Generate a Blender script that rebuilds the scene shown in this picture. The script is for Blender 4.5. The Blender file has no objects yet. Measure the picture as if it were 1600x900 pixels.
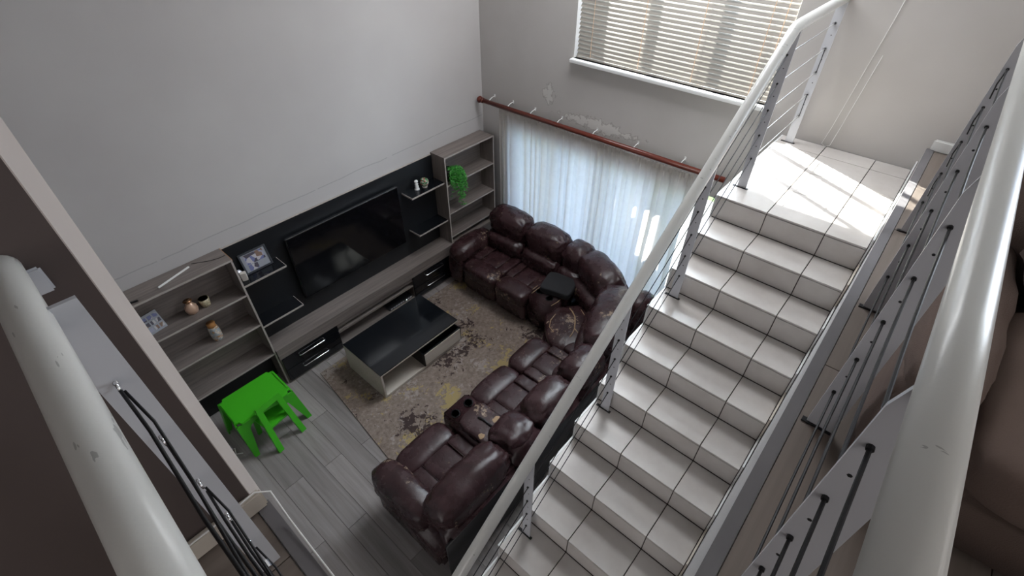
import bpy, bmesh, math, random
from mathutils import Vector, Matrix, noise
random.seed(7)
S = bpy.context.scene
COL = S.collection
PI = math.pi

# ------------------------------------------------------------------ camera
CAM = Vector((-4.442925, -4.386225, 4.4323))
yaw, pitch, roll = .7179, .7195, .0027
fw = Vector((math.cos(yaw)*math.cos(pitch), math.sin(yaw)*math.cos(pitch), -math.sin(pitch)))
rt = Vector((math.sin(yaw), -math.cos(yaw), 0)); up = rt.cross(fw)
r2 = rt*math.cos(roll)+up*math.sin(roll); u2 = up*math.cos(roll)-rt*math.sin(roll)
cd = bpy.data.cameras.new('camera'); cam = bpy.data.objects.new('camera', cd); COL.objects.link(cam)
cd.sensor_width = 36; cd.lens = 768.2/1600*36; cd.clip_start = .02
cam.matrix_world = Matrix(((r2.x, u2.x, -fw.x, CAM.x), (r2.y, u2.y, -fw.y, CAM.y), (r2.z, u2.z, -fw.z, CAM.z), (0, 0, 0, 1)))
S.camera = cam
# ------------------------------------------------------------------ view, world, sun, daylight, added fill lights
S.view_settings.view_transform = 'Standard'; S.view_settings.look = 'None'
S.view_settings.gamma = 1; S.view_settings.use_curve_mapping = False
S.view_settings.exposure = 0.66
W = bpy.data.worlds.new('sky'); S.world = W; W.use_nodes = True
bg = W.node_tree.nodes['Background']; bg.inputs[0].default_value = (.6, .76, 1, 1); bg.inputs[1].default_value = 1.6
AZ = Vector((-.474, -.88, 0)).normalized(); EL = math.radians(32.5)
sd = AZ*math.cos(EL)+Vector((0, 0, -math.sin(EL)))
sl = bpy.data.lights.new('sun', 'SUN'); sl.energy = 32; sl.angle = math.radians(.7); sl.color = (1, .96, .9)
so = bpy.data.objects.new('sun', sl); COL.objects.link(so); so.rotation_euler = sd.to_track_quat('-Z', 'Y').to_euler(); so.location = (3, 6, 8)

def area(name, loc, look, sx, sy, power, col):
    l = bpy.data.lights.new(name, 'AREA'); l.shape = 'RECTANGLE'; l.size = sx; l.size_y = sy; l.energy = power; l.color = col
    o = bpy.data.objects.new(name, l); COL.objects.link(o); o.location = loc
    o.rotation_euler = Vector(look).to_track_quat('-Z', 'Z').to_euler()
    return o
area('daylight_upper_window', (1.1, -2.3, 4.75), (-.8, -.05, -.75), 2.2, 1.6, 300, (.86, .92, 1))
area('daylight_patio_door', (1.3, -1.6, 1.2), (-1, 0, 0), 3.0, 1.9, 55, (.36, .55, 1))
area('daylight_mezzanine_window', (-.05, -6.6, 4.3), (-1, .15, -.2), 1.8, 1.3, 40, (.86, .93, 1))
area('rear_fill_light', (-7.9, -6.2, 4.3), (1, .1, -.15), 2.2, 1.2, 16, (1, .96, .94))  # added fill from the rear; this wall has no window
area('lower_rear_fill_light', (-7.9, -4.4, 1.35), (1, .04, .06), 2.2, 1.6, 20, (1, .96, .95))  # added fill under the slab to brighten the stair risers, no window here
area('near_wall_fill_light', (-4.6, -8.3, 4.4), (0.05, 1, -.1), 3.6, 1.0, 14, (1, .95, .92))  # added weak fill at the near wall, not a built window
area('overhead_fill_light', (-.62, -2.3, 5.24), (0, 0, -1), .9, 2.0, 52, (.93, .96, 1))  # added soft overhead fill for the stairs and the television wall

# ------------------------------------------------------------------ materials
def mat(name, col=(.5, .5, .5), rough=.5, metal=0, spec=.5, coat=0):
    m = bpy.data.materials.new(name); m.use_nodes = True
    b = m.node_tree.nodes['Principled BSDF']
    b.inputs['Base Color'].default_value = (*col, 1); b.inputs['Roughness'].default_value = rough
    b.inputs['Metallic'].default_value = metal; b.inputs['Specular IOR Level'].default_value = spec
    b.inputs['Coat Weight'].default_value = coat
    return m
class NT:
    def __init__(s, m): s.m = m; s.t = m.node_tree; s.b = s.t.nodes.get('Principled BSDF'); s._tc = None
    def n(s, typ, **kw):
        x = s.t.nodes.new(typ)
        for k, v in kw.items(): setattr(x, k, v)
        return x
    def l(s, a, b): s.t.links.new(a, b)
    def co(s, scale=(1, 1, 1), kind='Object', rot=(0, 0, 0)):
        if s._tc is None: s._tc = s.n('ShaderNodeTexCoord')
        mp = s.n('ShaderNodeMapping'); mp.inputs['Scale'].default_value = scale; mp.inputs['Rotation'].default_value = rot
        if kind == 'World':
            g = s.n('ShaderNodeNewGeometry'); s.l(g.outputs['Position'], mp.inputs[0])
        else: s.l(s._tc.outputs[kind], mp.inputs[0])
        return mp.outputs[0]
    def noise(s, co, scale, detail=4, rough=.55, dist=0):
        x = s.n('ShaderNodeTexNoise'); x.inputs['Scale'].default_value = scale; x.inputs['Detail'].default_value = detail
        x.inputs['Roughness'].default_value = rough; x.inputs['Distortion'].default_value = dist; s.l(co, x.inputs['Vector']); return x.outputs['Fac']
    def ramp(s, fac, stops):
        x = s.n('ShaderNodeValToRGB'); e = x.color_ramp.elements
        while len(e) < len(stops): e.new(.5)
        for i, (p, c) in enumerate(stops):
            e[i].position = p; e[i].color = (*c, 1) if len(c) == 3 else c
        s.l(fac, x.inputs[0]); return x.outputs[0]
    def mix(s, fac, a, b, mode='MIX'):
        x = s.n('ShaderNodeMix', data_type='RGBA', blend_type=mode)
        for v, i in ((fac, 0), (a, 6), (b, 7)):
            if hasattr(v, 'is_linked'): s.l(v, x.inputs[i])
            else: x.inputs[i].default_value = v if i == 0 else (*v, 1)
        return x.outputs[2]
    def math(s, op, a, b=0., c=None, clamp=False):
        x = s.n('ShaderNodeMath', operation=op, use_clamp=clamp)
        for i, v in enumerate((a, b, c)):
            if v is None: continue
            if hasattr(v, 'is_linked'): s.l(v, x.inputs[i])
            else: x.inputs[i].default_value = v
        return x.outputs[0]
    def bump(s, h, strength=.2, dist=.01):
        x = s.n('ShaderNodeBump'); x.inputs['Strength'].default_value = strength; x.inputs['Distance'].default_value = dist
        s.l(h, x.inputs['Height']); s.l(x.outputs[0], s.b.inputs['Normal'])
    def col(s, c): s.l(c, s.b.inputs['Base Color'])
    def sep(s, co):
        x = s.n('ShaderNodeSeparateXYZ'); s.l(co, x.inputs[0]); return x.outputs

M = {}
def paint(name, c, var=.06, rough=.75):
    m = mat(name, c, rough); t = NT(m); co = t.co(kind='World')
    f = t.noise(co, 1.3, 3)
    t.col(t.ramp(f, [(.3, tuple(v*(1-var) for v in c)), (.7, tuple(min(1, v*(1+var)) for v in c))]))
    t.bump(t.noise(co, 160, 2), .08, .002); return m
WALLC = (.50, .475, .465)
M['brown_wall'] = paint('brown_paint', (.085, .063, .058), .1)
M['ceiling'] = paint('ceiling_paint', (.75, .74, .72))
M['jamb'] = paint('pale_jamb_paint', (.52, .46, .43))
# tv wall: hairline repaint line at z ~1.9
m = mat('tv_wall_paint', WALLC, .7); t = NT(m); co = t.co(kind='World'); X, Y, Z = t.sep(co)
wob = t.math('MULTIPLY', t.math('SUBTRACT', t.noise(co, 2.2, 4), .5), .05)
lz = t.math('ADD', t.math('MULTIPLY_ADD', X, .018, 1.945), wob)
dd = t.math('ABSOLUTE', t.math('SUBTRACT', Z, lz))
line = t.math('MULTIPLY', t.math('LESS_THAN', dd, .005), t.math('GREATER_THAN', t.noise(co, 5, 3), .36))
below = t.math('LESS_THAN', Z, lz)
base = t.ramp(t.noise(co, 1.1, 3), [(.3, (.455, .43, .425)), (.7, (.50, .478, .47))])
base = t.mix(t.math('MULTIPLY', below, .12), base, (.40, .39, .41))
t.col(t.mix(t.math('MULTIPLY', line, .38), base, (.2, .19, .19))); t.bump(t.noise(co, 130, 2), .1, .002); M['tv_wall'] = m
# window wall: peeling paint just above the curtain pole
m = mat('window_wall_paint', WALLC, .75); t = NT(m); co = t.co(kind='World'); X, Y, Z = t.sep(co)
band = t.math('SUBTRACT', 1., t.math('MULTIPLY', t.math('ABSOLUTE', t.math('SUBTRACT', Z, 2.27)), 5.5), clamp=True)
yb = t.math('SUBTRACT', 1., t.math('MULTIPLY', t.math('ABSOLUTE', t.math('SUBTRACT', Y, -1.7)), .75), clamp=True)
spot = t.math('SUBTRACT', 1., t.math('ADD', t.math('MULTIPLY', t.math('ABSOLUTE', t.math('SUBTRACT', Z, 2.45)), 3.), t.math('MULTIPLY', t.math('ABSOLUTE', t.math('SUBTRACT', Y, -1.05)), 4.5)), clamp=True)
msk = t.math('MAXIMUM', t.math('MULTIPLY', band, yb), spot)
fl = t.math('MULTIPLY', msk, t.noise(co, 14, 6, .65, .6))
pe = t.math('GREATER_THAN', fl, .335)
rim = t.math('MULTIPLY', t.math('GREATER_THAN', fl, .30), t.math('SUBTRACT', 1., pe))
base = t.ramp(t.noise(co, 1.2, 3), [(.3, (.455, .43, .41)), (.7, (.51, .485, .47))])
base = t.mix(t.math('MULTIPLY', pe, .75), base, (.62, .6, .57)); base = t.mix(t.math('MULTIPLY', rim, .5), base, (.25, .22, .2))
t.col(base); t.bump(t.math('ADD', fl, t.math('MULTIPLY', t.noise(co, 140, 2), .03)), .55, .015); M['win_wall'] = m

def wood(name, c1, c2, axis, rough=.45, sc=1., rnd=.25, contrast=1.):
    m = mat(name, c1, rough); t = NT(m)
    oi = t.n('ShaderNodeObjectInfo'); s = [22*sc]*3; s['XYZ'.index(axis)] = 1.1*sc
    co = t.co(tuple(s), 'World'); ad = t.n('ShaderNodeVectorMath', operation='MULTIPLY_ADD')
    cx = t.n('ShaderNodeCombineXYZ'); t.l(oi.outputs['Random'], cx.inputs[0]); t.l(oi.outputs['Random'], cx.inputs[1]); t.l(oi.outputs['Random'], cx.inputs[2])
    t.l(cx.outputs[0], ad.inputs[0]); ad.inputs[1].default_value = (37, 37, 37); t.l(co, ad.inputs[2])
    f = t.noise(ad.outputs[0], 1, 5, .6, .4); f2 = t.noise(ad.outputs[0], .25, 2)
    c = t.ramp(f, [(.5-.22/contrast, c1), (.5+.22/contrast, c2)])
    c = t.mix(t.math('MULTIPLY', f2, .35), c, tuple(v*.6 for v in c1))
    v = t.math('MULTIPLY_ADD', oi.outputs['Random'], rnd, 1-rnd/2)
    hs = t.n('ShaderNodeHueSaturation'); t.l(v, hs.inputs['Value']); t.l(c, hs.inputs['Color'])
    t.col(hs.outputs[0]); t.bump(f, .08, .003); return m
M['laminate'] = wood('grey_laminate', (.21, .186, .178), (.36, .325, .315), 'Y', .38, 1., .32)
M['mezz_lam'] = wood('brown_laminate', (.155, .125, .105), (.225, .185, .16), 'X', .5, .9, .15)
M['unit_x'] = wood('grey_oak_board', (.135, .11, .10), (.265, .225, .205), 'X', .5, 1.4, .1)
M['unit_z'] = wood('grey_oak_upright', (.135, .11, .10), (.265, .225, .205), 'Z', .5, 1.4, .1)
M['unit_edge'] = wood('pale_oak_edge', (.36, .31, .28), (.48, .43, .4), 'X', .5, 1.4, .05)
M['cream'] = wood('cream_oak', (.50, .44, .38), (.62, .56, .50), 'X', .5, 1.2, .05)
M['rod'] = wood('red_brown_varnish', (.10, .016, .009), (.15, .028, .015), 'Y', .3, 1., .02)
M['black'] = mat('black_gloss_laminate', (.006, .007, .009), .09)
M['black_matt'] = mat('black_satin_panel', (.008, .009, .011), .38)
M['screen'] = mat('dark_screen_glass', (.004, .004, .005), .07, 0, .5)
M['bezel'] = mat('black_plastic', (.012, .012, .014), .35)
M['chrome'] = mat('chrome', (.8, .8, .82), .18, 1)
M['steel_dark'] = mat('dark_steel_cable', (.03, .03, .032), .45, .6)
M['steel_light'] = mat('bright_steel_cable', (.45, .45, .46), .35, .8)
M['orange_edge'] = mat('orange_chipboard', (.45, .2, .06), .7)
M['white'] = paint('white_gloss_paint', (.74, .74, .73), .02, .35)
M['rail'] = paint('white_rail_paint', (.66, .655, .63), .05, .28)
m = M['rail']; t = NT(m)
co = t.co(kind='World'); sc_ = t.math('MULTIPLY', t.math('GREATER_THAN', t.noise(t.co((16, 3, 16), 'World', (0, 0, .5)), 3, 3, .6), .685), t.math('GREATER_THAN', t.noise(co, 6, 2), .52))
t.col(t.mix(t.math('MULTIPLY', sc_, .7), (.66, .655, .63), (.3, .295, .285)))
M['post'] = paint('grey_white_post_paint', (.56, .565, .6), .04, .4)
# tiles
m = mat('ceramic_tile', (.62, .58, .55), .3); t = NT(m); co = t.co(kind='World'); oi = t.n('ShaderNodeObjectInfo')
c = t.ramp(t.noise(co, 3.2, 5, .6), [(.3, (.55, .51, .48)), (.7, (.68, .645, .615))])
c = t.mix(t.math('MULTIPLY', t.noise(co, 38, 4, .7), .22), c, (.47, .42, .39))
hs = t.n('ShaderNodeHueSaturation'); t.l(t.math('MULTIPLY_ADD', oi.outputs['Random'], .07, .965), hs.inputs['Value']); t.l(c, hs.inputs['Color']); t.col(hs.outputs[0])
t.bump(t.noise(co, 60, 3), .04, .002); M['tile'] = m
M['grout'] = paint('dark_grout', (.075, .06, .055), .2, .9)
M['concrete'] = paint('painted_plaster', (.55, .54, .54), .06)
M['edge_strip'] = paint('grey_edge_strip', (.16, .15, .155), .25, .7)
M['skirt'] = paint('cream_skirting_tile', (.58, .52, .45), .12, .4)
# leather
def leather(name, c, wear=.0, bump=.35):
    m = mat(name, c, .36, 0, .42); t = NT(m); co = t.co(kind='World')
    f = t.noise(co, 7, 5, .6); cc = t.ramp(f, [(.25, tuple(v*.65 for v in c)), (.75, tuple(v*1.45 for v in c))])
    w = t.math('GREATER_THAN', t.math('MULTIPLY', t.noise(co, 3.1, 2), t.noise(co, 26, 7, .75)), .375-wear)
    fine = t.math('GREATER_THAN', t.noise(co, 60, 6, .8), .69-wear*.5)
    wm = t.math('MULTIPLY', t.math('MAXIMUM', w, t.math('MULTIPLY', fine, t.math('GREATER_THAN', t.noise(co, 2.3, 2), .56-wear))), .8)
    t.col(t.mix(wm, cc, (.33, .24, .17)))
    vo = t.n('ShaderNodeTexVoronoi'); vo.inputs['Scale'].default_value = 260; t.l(co, vo.inputs['Vector'])
    t.l(t.math('MULTIPLY_ADD', f, .24, .15), t.b.inputs['Roughness'])
    t.bump(t.math('ADD', t.math('MULTIPLY', vo.outputs['Distance'], .25), t.noise(co, 15, 2, .5, 1.4)), bump*.6, .011); return m
M['leather'] = leather('dark_brown_leather', (.036, .0165, .0185), -.02)
M['leather_worn'] = leather('worn_brown_leather', (.038, .018, .0195), .012)
M['leather_black'] = mat('black_vinyl', (.012, .011, .012), .5)
M['tan_seam'] = mat('tan_cracked_seam', (.36, .24, .14), .8)
M['stitch'] = mat('brown_piping', (.035, .018, .016), .5)
M['cloth_black'] = paint('black_cloth', (.014, .014, .016), .2, .9)
# rug
m = mat('distressed_rug', (.3, .25, .22), .95, 0, .1); t = NT(m); co = t.co(kind='World')
c = t.ramp(t.noise(co, 26, 6, .7), [(.3, (.15, .112, .092)), (.7, (.295, .24, .205))])
pl = t.math('GREATER_THAN', t.math('MULTIPLY', t.noise(co, 2.8, 3), t.noise(co, 24, 5, .7)), .315); c = t.mix(t.math('MULTIPLY', pl, .55), c, (.38, .335, .315))
def patches(off, sc, thr, col, c, thr2):
    ad = t.n('ShaderNodeVectorMath', operation='ADD'); t.l(co, ad.inputs[0]); ad.inputs[1].default_value = off
    n1 = t.noise(ad.outputs[0], sc, 2, .5); n2 = t.noise(ad.outputs[0], 17, 5, .75, .5)
    k = t.math('GREATER_THAN', t.math('ADD', n1, t.math('MULTIPLY', t.math('SUBTRACT', n2, .5), thr2)), thr); return t.mix(t.math('MULTIPLY', k, .92), c, col)
c = patches((3.1, 1.7, 0), 2.3, .62, (.36, .275, .125), c, .85)
c = patches((9.4, 6.2, 0), 2.4, .615, (.040, .026, .026), c, .8)
t.col(c); t.bump(t.noise(co, 300, 2), .5, .004); M['rug'] = m
# curtain
m = bpy.data.materials.new('sheer_curtain'); m.use_nodes = True; t = NT(m); t.t.nodes.remove(t.b); t.b = None
out = t.t.nodes['Material Output']; co = t.co(kind='World')
df = t.n('ShaderNodeBsdfDiffuse'); tr = t.n('ShaderNodeBsdfTranslucent'); mx = t.n('ShaderNodeMixShader')
pat = t.ramp(t.noise(co, 9, 3, .5, 1.5), [(.42, (.69, .65, .61)), (.52, (.71, .67, .63))])
t.l(pat, df.inputs[0]); t.l(pat, tr.inputs[0]); mx.inputs[0].default_value = .42
t.l(df.outputs[0], mx.inputs[1]); t.l(tr.outputs[0], mx.inputs[2]); t.l(mx.outputs[0], out.inputs[0]); M['curtain'] = m
# glass
m = bpy.data.materials.new('window_glass'); m.use_nodes = True; t = NT(m); t.t.nodes.remove(t.b)
g = t.n('ShaderNodeBsdfGlossy'); g.inputs[1].default_value = .02; tp = t.n('ShaderNodeBsdfTransparent'); tp.inputs[0].default_value = (.93, .96, .96, 1)
mx = t.n('ShaderNodeMixShader'); mx.inputs[0].default_value = .06; t.l(tp.outputs[0], mx.inputs[1]); t.l(g.outputs[0], mx.inputs[2])
t.l(mx.outputs[0], t.t.nodes['Material Output'].inputs[0]); M['glass'] = m
M['slat'] = paint('wooden_blind_slat', (.25, .225, .195), .08, .45)
M['cord'] = mat('tan_ladder_cord', (.62, .40, .26), .8)
M['cord_white'] = mat('white_cord', (.75, .74, .72), .6)
M['green'] = mat('lime_green_plastic', (.055, .43, .016), .35)
M['leaf'] = mat('bright_green_leaf', (.035, .27, .025), .5)
m = M['leaf']; t = NT(m); t.col(t.ramp(t.noise(t.co(kind='World'), 70, 2), [(.35, (.012, .12, .012)), (.65, (.07, .42, .045))]))
M['leaf_dark'] = mat('garden_leaf', (.05, .22, .06), .6)
M['pot'] = mat('dark_pot', (.02, .016, .015), .5)
M['copper'] = mat('copper_glaze', (.55, .36, .26), .3, .35)
M['gold'] = mat('dark_gold_rim', (.32, .16, .08), .25, .6)
def mosaic(name, cols, sc, rough=.4):
    m = mat(name, cols[0], rough); t = NT(m); v = t.n('ShaderNodeTexVoronoi'); v.inputs['Scale'].default_value = sc; t.l(t.co(kind='World'), v.inputs['Vector'])
    sx = t.n('ShaderNodeSeparateColor'); t.l(v.outputs['Color'], sx.inputs[0])
    r = t.ramp(sx.outputs[0], [(i/len(cols), c) for i, c in enumerate(cols)]); r.node.color_ramp.interpolation = 'CONSTANT'; t.col(r); return m
M['vase_mosaic'] = mosaic('mosaic_glaze', [(.5, .4, .3), (.32, .34, .36), (.58, .5, .42), (.4, .22, .1), (.25, .3, .33)], 55)
M['cup_mosaic'] = mosaic('gold_fleck_glaze', [(.42, .35, .22), (.3, .25, .15), (.5, .44, .3)], 120)
M['photo'] = mosaic('family_photo_print', [(.3, .3, .38), (.08, .07, .09), (.45, .42, .44), (.2, .13, .1), (.15, .16, .3)], 22, .25)
M['photo_pale'] = mat('pale_photo_print', (.27, .28, .31), .25)
M['photo_frame'] = mat('dark_grey_frame', (.035, .037, .045), .4)
M['silver'] = mat('silver_wrap', (.62, .62, .68), .28, .5)
M['card_white'] = mat('pale_cream_card', (.62, .57, .52), .6)
M['red_print'] = mat('dark_red_print', (.3, .06, .06), .5)
M['globe'] = mosaic('glass_globe_garden', [(.03, .12, .05), (.3, .33, .22), (.1, .22, .1), (.45, .42, .36), (.28, .06, .05)], 60, .12)
M['sofa_fabric'] = paint('brown_chenille', (.13, .09, .075), .22, .95)
m = M['sofa_fabric']; t = NT(m); t.bump(t.noise(t.co(kind='World'), 240, 3), .5, .004)
M['leaf_hedge'] = M['leaf_dark']
M['paving'] = paint('grey_paving', (.2, .2, .2), .15, .9)
M['lawn'] = paint('lawn_green', (.09, .16, .05), .3, .9)

# ------------------------------------------------------------------ mesh builder
class MB:
    def __init__(s): s.v = []; s.f = []
    def add(s, vs, fs):
        o = len(s.v); s.v += [Vector(p) for p in vs]; s.f += [tuple(i+o for i in f) for f in fs]; return s
    def box(s, x0, x1, y0, y1, z0, z1):
        return s.add([(x, y, z) for z in (z0, z1) for y in (y0, y1) for x in (x0, x1)], [(0, 2, 3, 1), (4, 5, 7, 6), (0, 1, 5, 4), (2, 6, 7, 3), (0, 4, 6, 2), (1, 3, 7, 5)])
    def obox(s, c, hx, hy, hz, ax):
        c = Vector(c); a, b, d = [Vector(v) for v in ax]
        return s.add([c+a*hx*i+b*hy*j+d*hz*k for k in (-1, 1) for j in (-1, 1) for i in (-1, 1)], [(0, 2, 3, 1), (4, 5, 7, 6), (0, 1, 5, 4), (2, 6, 7, 3), (0, 4, 6, 2), (1, 3, 7, 5)])
    def prism(s, poly, h0, h1, axis='z'):
        n = len(poly); f = {'z': lambda p, h: (p[0], p[1], h), 'y': lambda p, h: (p[0], h, p[1]), 'x': lambda p, h: (h, p[0], p[1])}[axis]
        return s.add([f(p, h) for h in (h0, h1) for p in poly], [tuple(range(n-1, -1, -1)), tuple(range(n, 2*n))]+[(i, (i+1) % n, n+(i+1) % n, n+i) for i in range(n)])
    def tube(s, pts, r, n=10, caps=True):
        pts = [Vector(p) for p in pts]; rs = r if isinstance(r, (list, tuple)) else [r]*len(pts); o = len(s.v); pu = None
        for i, p in enumerate(pts):
            d = (pts[min(i+1, len(pts)-1)]-pts[max(i-1, 0)]).normalized()
            if pu is None: pu = d.orthogonal().normalized()
            a = (pu-d*pu.dot(d)); a = a.normalized() if a.length > 1e-6 else d.orthogonal().normalized(); pu = a; b = d.cross(a)
            s.v += [p+(a*math.cos(2*PI*k/n)+b*math.sin(2*PI*k/n))*rs[i] for k in range(n)]
        for i in range(len(pts)-1):
            for k in range(n): s.f.append((o+i*n+k, o+i*n+(k+1) % n, o+(i+1)*n+(k+1) % n, o+(i+1)*n+k))
        if caps: s.f += [tuple(o+k for k in reversed(range(n))), tuple(o+(len(pts)-1)*n+k for k in range(n))]
        return s
    def lathe(s, c, prof, n=24, a=None):
        return s.tube([(c[0], c[1], c[2]+z) for r, z in prof], [max(r, 1e-4) for r, z in prof], n)
    def cushion(s, c, h, ax, e=4., n=12, wr=.008, seed=0, fr=7., crown=0.):
        c = Vector(c); ax = [Vector(a).normalized() for a in ax]; key = {}; o = len(s.v)
        for d in range(3):
            for sg in (-1, 1):
                g = [[0]*(n+1) for _ in range(n+1)]
                for i in range(n+1):
                    for j in range(n+1):
                        p = [0, 0, 0]; p[d] = sg; p[(d+1) % 3] = math.sin((i/n-.5)*PI*.98)/math.sin(.49*PI); p[(d+2) % 3] = math.sin((j/n-.5)*PI*.98)/math.sin(.49*PI)
                        k = tuple(round(v, 5) for v in p)
                        if k not in key:
                            L = sum(abs(v)**e for v in p)**(1/e); q = [v/L for v in p]
                            if crown: q[2] *= 1+crown*((1-q[0]**2)*(1-q[1]**2)-.5)
                            w = c+ax[0]*q[0]*h[0]+ax[1]*q[1]*h[1]+ax[2]*q[2]*h[2]
                            nn = (w-c).normalized(); sv = Vector((seed*3.7, seed*1.3, seed*2.1))
                            ed = max(0., abs(q[0])-.4)/.6; a = .8*noise.noise(w*fr+sv)+2.2*ed*noise.noise(Vector((q[0]*1.6+seed, w.dot(ax[2])*30+w.dot(ax[1])*14, w.dot(ax[1])*18)))+.6*noise.noise(Vector((w.x*fr*2.4, w.y*fr*1.1, w.z*fr*2.2))+sv)
                            w = w+nn*wr*a; key[k] = len(s.v); s.v.append(w)
                        g[i][j] = key[k]
                for i in range(n):
                    for j in range(n): s.f.append((g[i][j], g[i+1][j], g[i+1][j+1], g[i][j+1]))
        return s
    def build(s, name, m, parent=None, smooth=False, bevel=0, seg=2):
        root = parent
        while root is not None and root.parent is not None: root = root.parent
        off = Vector(root.location) if root is not None else Vector((0, 0, 0))
        me = bpy.data.meshes.new(name); me.from_pydata([tuple(v-off) for v in s.v], [], s.f)
        bm = bmesh.new(); bm.from_mesh(me); bmesh.ops.recalc_face_normals(bm, faces=bm.faces)
        if bevel: bmesh.ops.bevel(bm, geom=bm.edges, offset=bevel, segments=seg, affect='EDGES', clamp_overlap=True)
        bm.to_mesh(me); bm.free()
        if smooth:
            for p in me.polygons: p.use_smooth = True
        me.materials.append(M[m]); o = bpy.data.objects.new(name, me); COL.objects.link(o)
        if parent is not None: o.parent = parent
        return o
def B(x0, x1, y0, y1, z0, z1): return MB().box(x0, x1, y0, y1, z0, z1)
def thing(name, label, cat, loc, group=None, kind=None):
    o = bpy.data.objects.new(name, None); COL.objects.link(o); o.location = loc; o.empty_display_size = .1
    return tag(o, label, cat, group, kind)
def tag(o, label, cat=None, group=None, kind=None):
    o['label'] = label
    if cat: o['category'] = cat
    if group: o['group'] = group
    if kind: o['kind'] = kind
    return o
def inst(me, name, loc, parent):
    o = bpy.data.objects.new(name, me); COL.objects.link(o); o.parent = parent; o.location = Vector(loc)-Vector(parent.location); return o
def boxmesh(name, m, dx, dy, dz, bev=.0):
    b = B(0, dx, 0, dy, 0, dz); me = bpy.data.meshes.new(name); me.from_pydata([tuple(v) for v in b.v], [], b.f)
    bm = bmesh.new(); bm.from_mesh(me); bmesh.ops.recalc_face_normals(bm, faces=bm.faces)
    if bev: bmesh.ops.bevel(bm, geom=bm.edges, offset=bev, segments=1, affect='EDGES')
    bm.to_mesh(me); bm.free(); me.materials.append(M[m]); return me

# ------------------------------------------------------------------ setting
ZM, ZL, R_, T_ = 2.868, 2.699, .16868, .25
XN = -1.3017; YS0, YJ1, YJ2, YS1 = -3.492, -3.84, -4.193, -4.4386
HC = 5.3
fl = tag(B(-8, .2, -8.5, .2, -.12, -.008).build('floor', 'grout'), 'grey wood-look laminate floor of the sunken living room', kind='structure')
# floor planks run along Y
PW, PL = .19, 1.28
pm = boxmesh('plank', 'laminate', PW-.0025, PL-.0025, .008, .0012)
i = 0
x = -5.13
while x < -.02:
    y = -5.6+((i*.47) % 1)*PL*.9
    while y < 0:
        y0 = y; y1 = y+PL
        if y1 > -.001: y1 = -.001
        if y1-y0 > .05:
            o = inst(pm, 'plank', (x, y0, -.008), fl)
            if y1-y0 < PL-.001: o.scale = (1, (y1-y0)/PL, 1)
        y += PL
    x += PW; i += 1
w = tag(B(-8, .22, 0, .22, 0, HC).build('wall_left', 'tv_wall'), 'tall lavender grey wall behind the television unit', kind='structure')
# window wall with door opening and windows
DY0, DY1, DZ = -3.16, -.52, 1.95
WY0, WY1, WZ0, WZ1 = -3.30, -1.34, 2.885, 4.52
mb = MB()
for a in [(-8.5, -7.6, 0, HC), (-7.6, -5.6, 0, 3.6), (-7.6, -5.6, 5.0, HC), (-5.6, WY0, 0, HC), (WY1, 0, DZ, HC), (DY1, 0, 0, DZ), (WY0, WY1, WZ1, HC), (WY0, WY1, DZ, WZ0), (WY0, DY0, 0, DZ)]:
    mb.box(0, .22, a[0], a[1], a[2], a[3])
tag(mb.build('wall_right', 'win_wall'), 'pale grey window wall with flaking paint above the curtain pole', kind='structure')
tag(B(-8, -4.63, -3.08, 0, 0, HC).build('wall_side', 'tv_wall'), 'side wall closing the end of the television wall', kind='structure')
st = tag(MB().prism([(-8, -3.30), (-4.432, -3.30), (-4.397, -3.08), (-8, -3.08)], ZM-.25, HC).build('wall_upper_left', 'brown_wall'), 'dark brown stub wall at the end of the left handrail', kind='structure')
MB().prism([(-4.4315, -3.3004), (-4.3945, -3.0796), (-4.399, -3.0788), (-4.436, -3.2996)], ZM-.25, HC).build('jamb_face', 'jamb', st)
tag(B(-8.2, -8, -8.5, .22, 0, HC).build('wall_rear', 'brown_wall'), 'rear wall of the upper floor', kind='structure')
tag(B(-8.2, .22, -8.7, -8.5, 0, HC).build('wall_near', 'brown_wall'), 'wall at the near side of the upper floor', kind='structure')
tag(B(-8.2, .22, -8.7, .22, HC, HC+.15).build('ceiling', 'ceiling'), 'plain white ceiling high above the stairs', kind='structure')
sk = thing('added_skylight', 'added frosted skylight panel around the overhead fill light', None, (-.62, -2.3, HC), kind='structure')  # skylight added to go with the overhead fill, not a known opening
MB().box(-1.2, -1.1, -3.4, -1.2, HC-.06, HC).box(-.14, -.04, -3.4, -1.2, HC-.06, HC).box(-1.1, -.14, -3.4, -3.3, HC-.06, HC).box(-1.1, -.14, -1.3, -1.2, HC-.06, HC).build('window_frame', 'white', sk)
B(-1.1, -.14, -3.3, -1.3, HC-.03, HC-.02).build('pane', 'white', sk)
# mezzanine slab (L shape) with edge strips and planks
sl_ = MB(); sl_.box(-8, -4.40, -8.5, -3.30, ZM-.25, ZM-.01); sl_.box(-4.40, 0, -8.5, YS1-.004, ZM-.25, ZM-.01)
mz = tag(sl_.build('floor_mezzanine', 'concrete'), 'brown laminate floor of the mezzanine around the stairwell', kind='structure')
MB().box(-4.40, 0, YS1-.05, YS1-.004, ZM-.01, ZM+.004).box(-4.44, -4.40, -4.44, -3.305, ZM-.01, ZM+.004).build('edge_strip', 'edge_strip', mz)
pm2 = boxmesh('plank', 'mezz_lam', 1.3-.003, .2-.003, .01, .0012)
for r in range(9):
    y = YS1-.05-(r+1)*.2; xx = -.005-((r*.43) % 1)*1.3
    segs = [(-.003, xx)]
    while xx > -5.4: segs.append((xx, xx-1.3)); xx -= 1.3
    for a, b in segs:
        if a-b > .06: o = inst(pm2, 'plank', (b, y, ZM-.01), mz); o.scale = ((a-b)/1.3, 1, 1)
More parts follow.
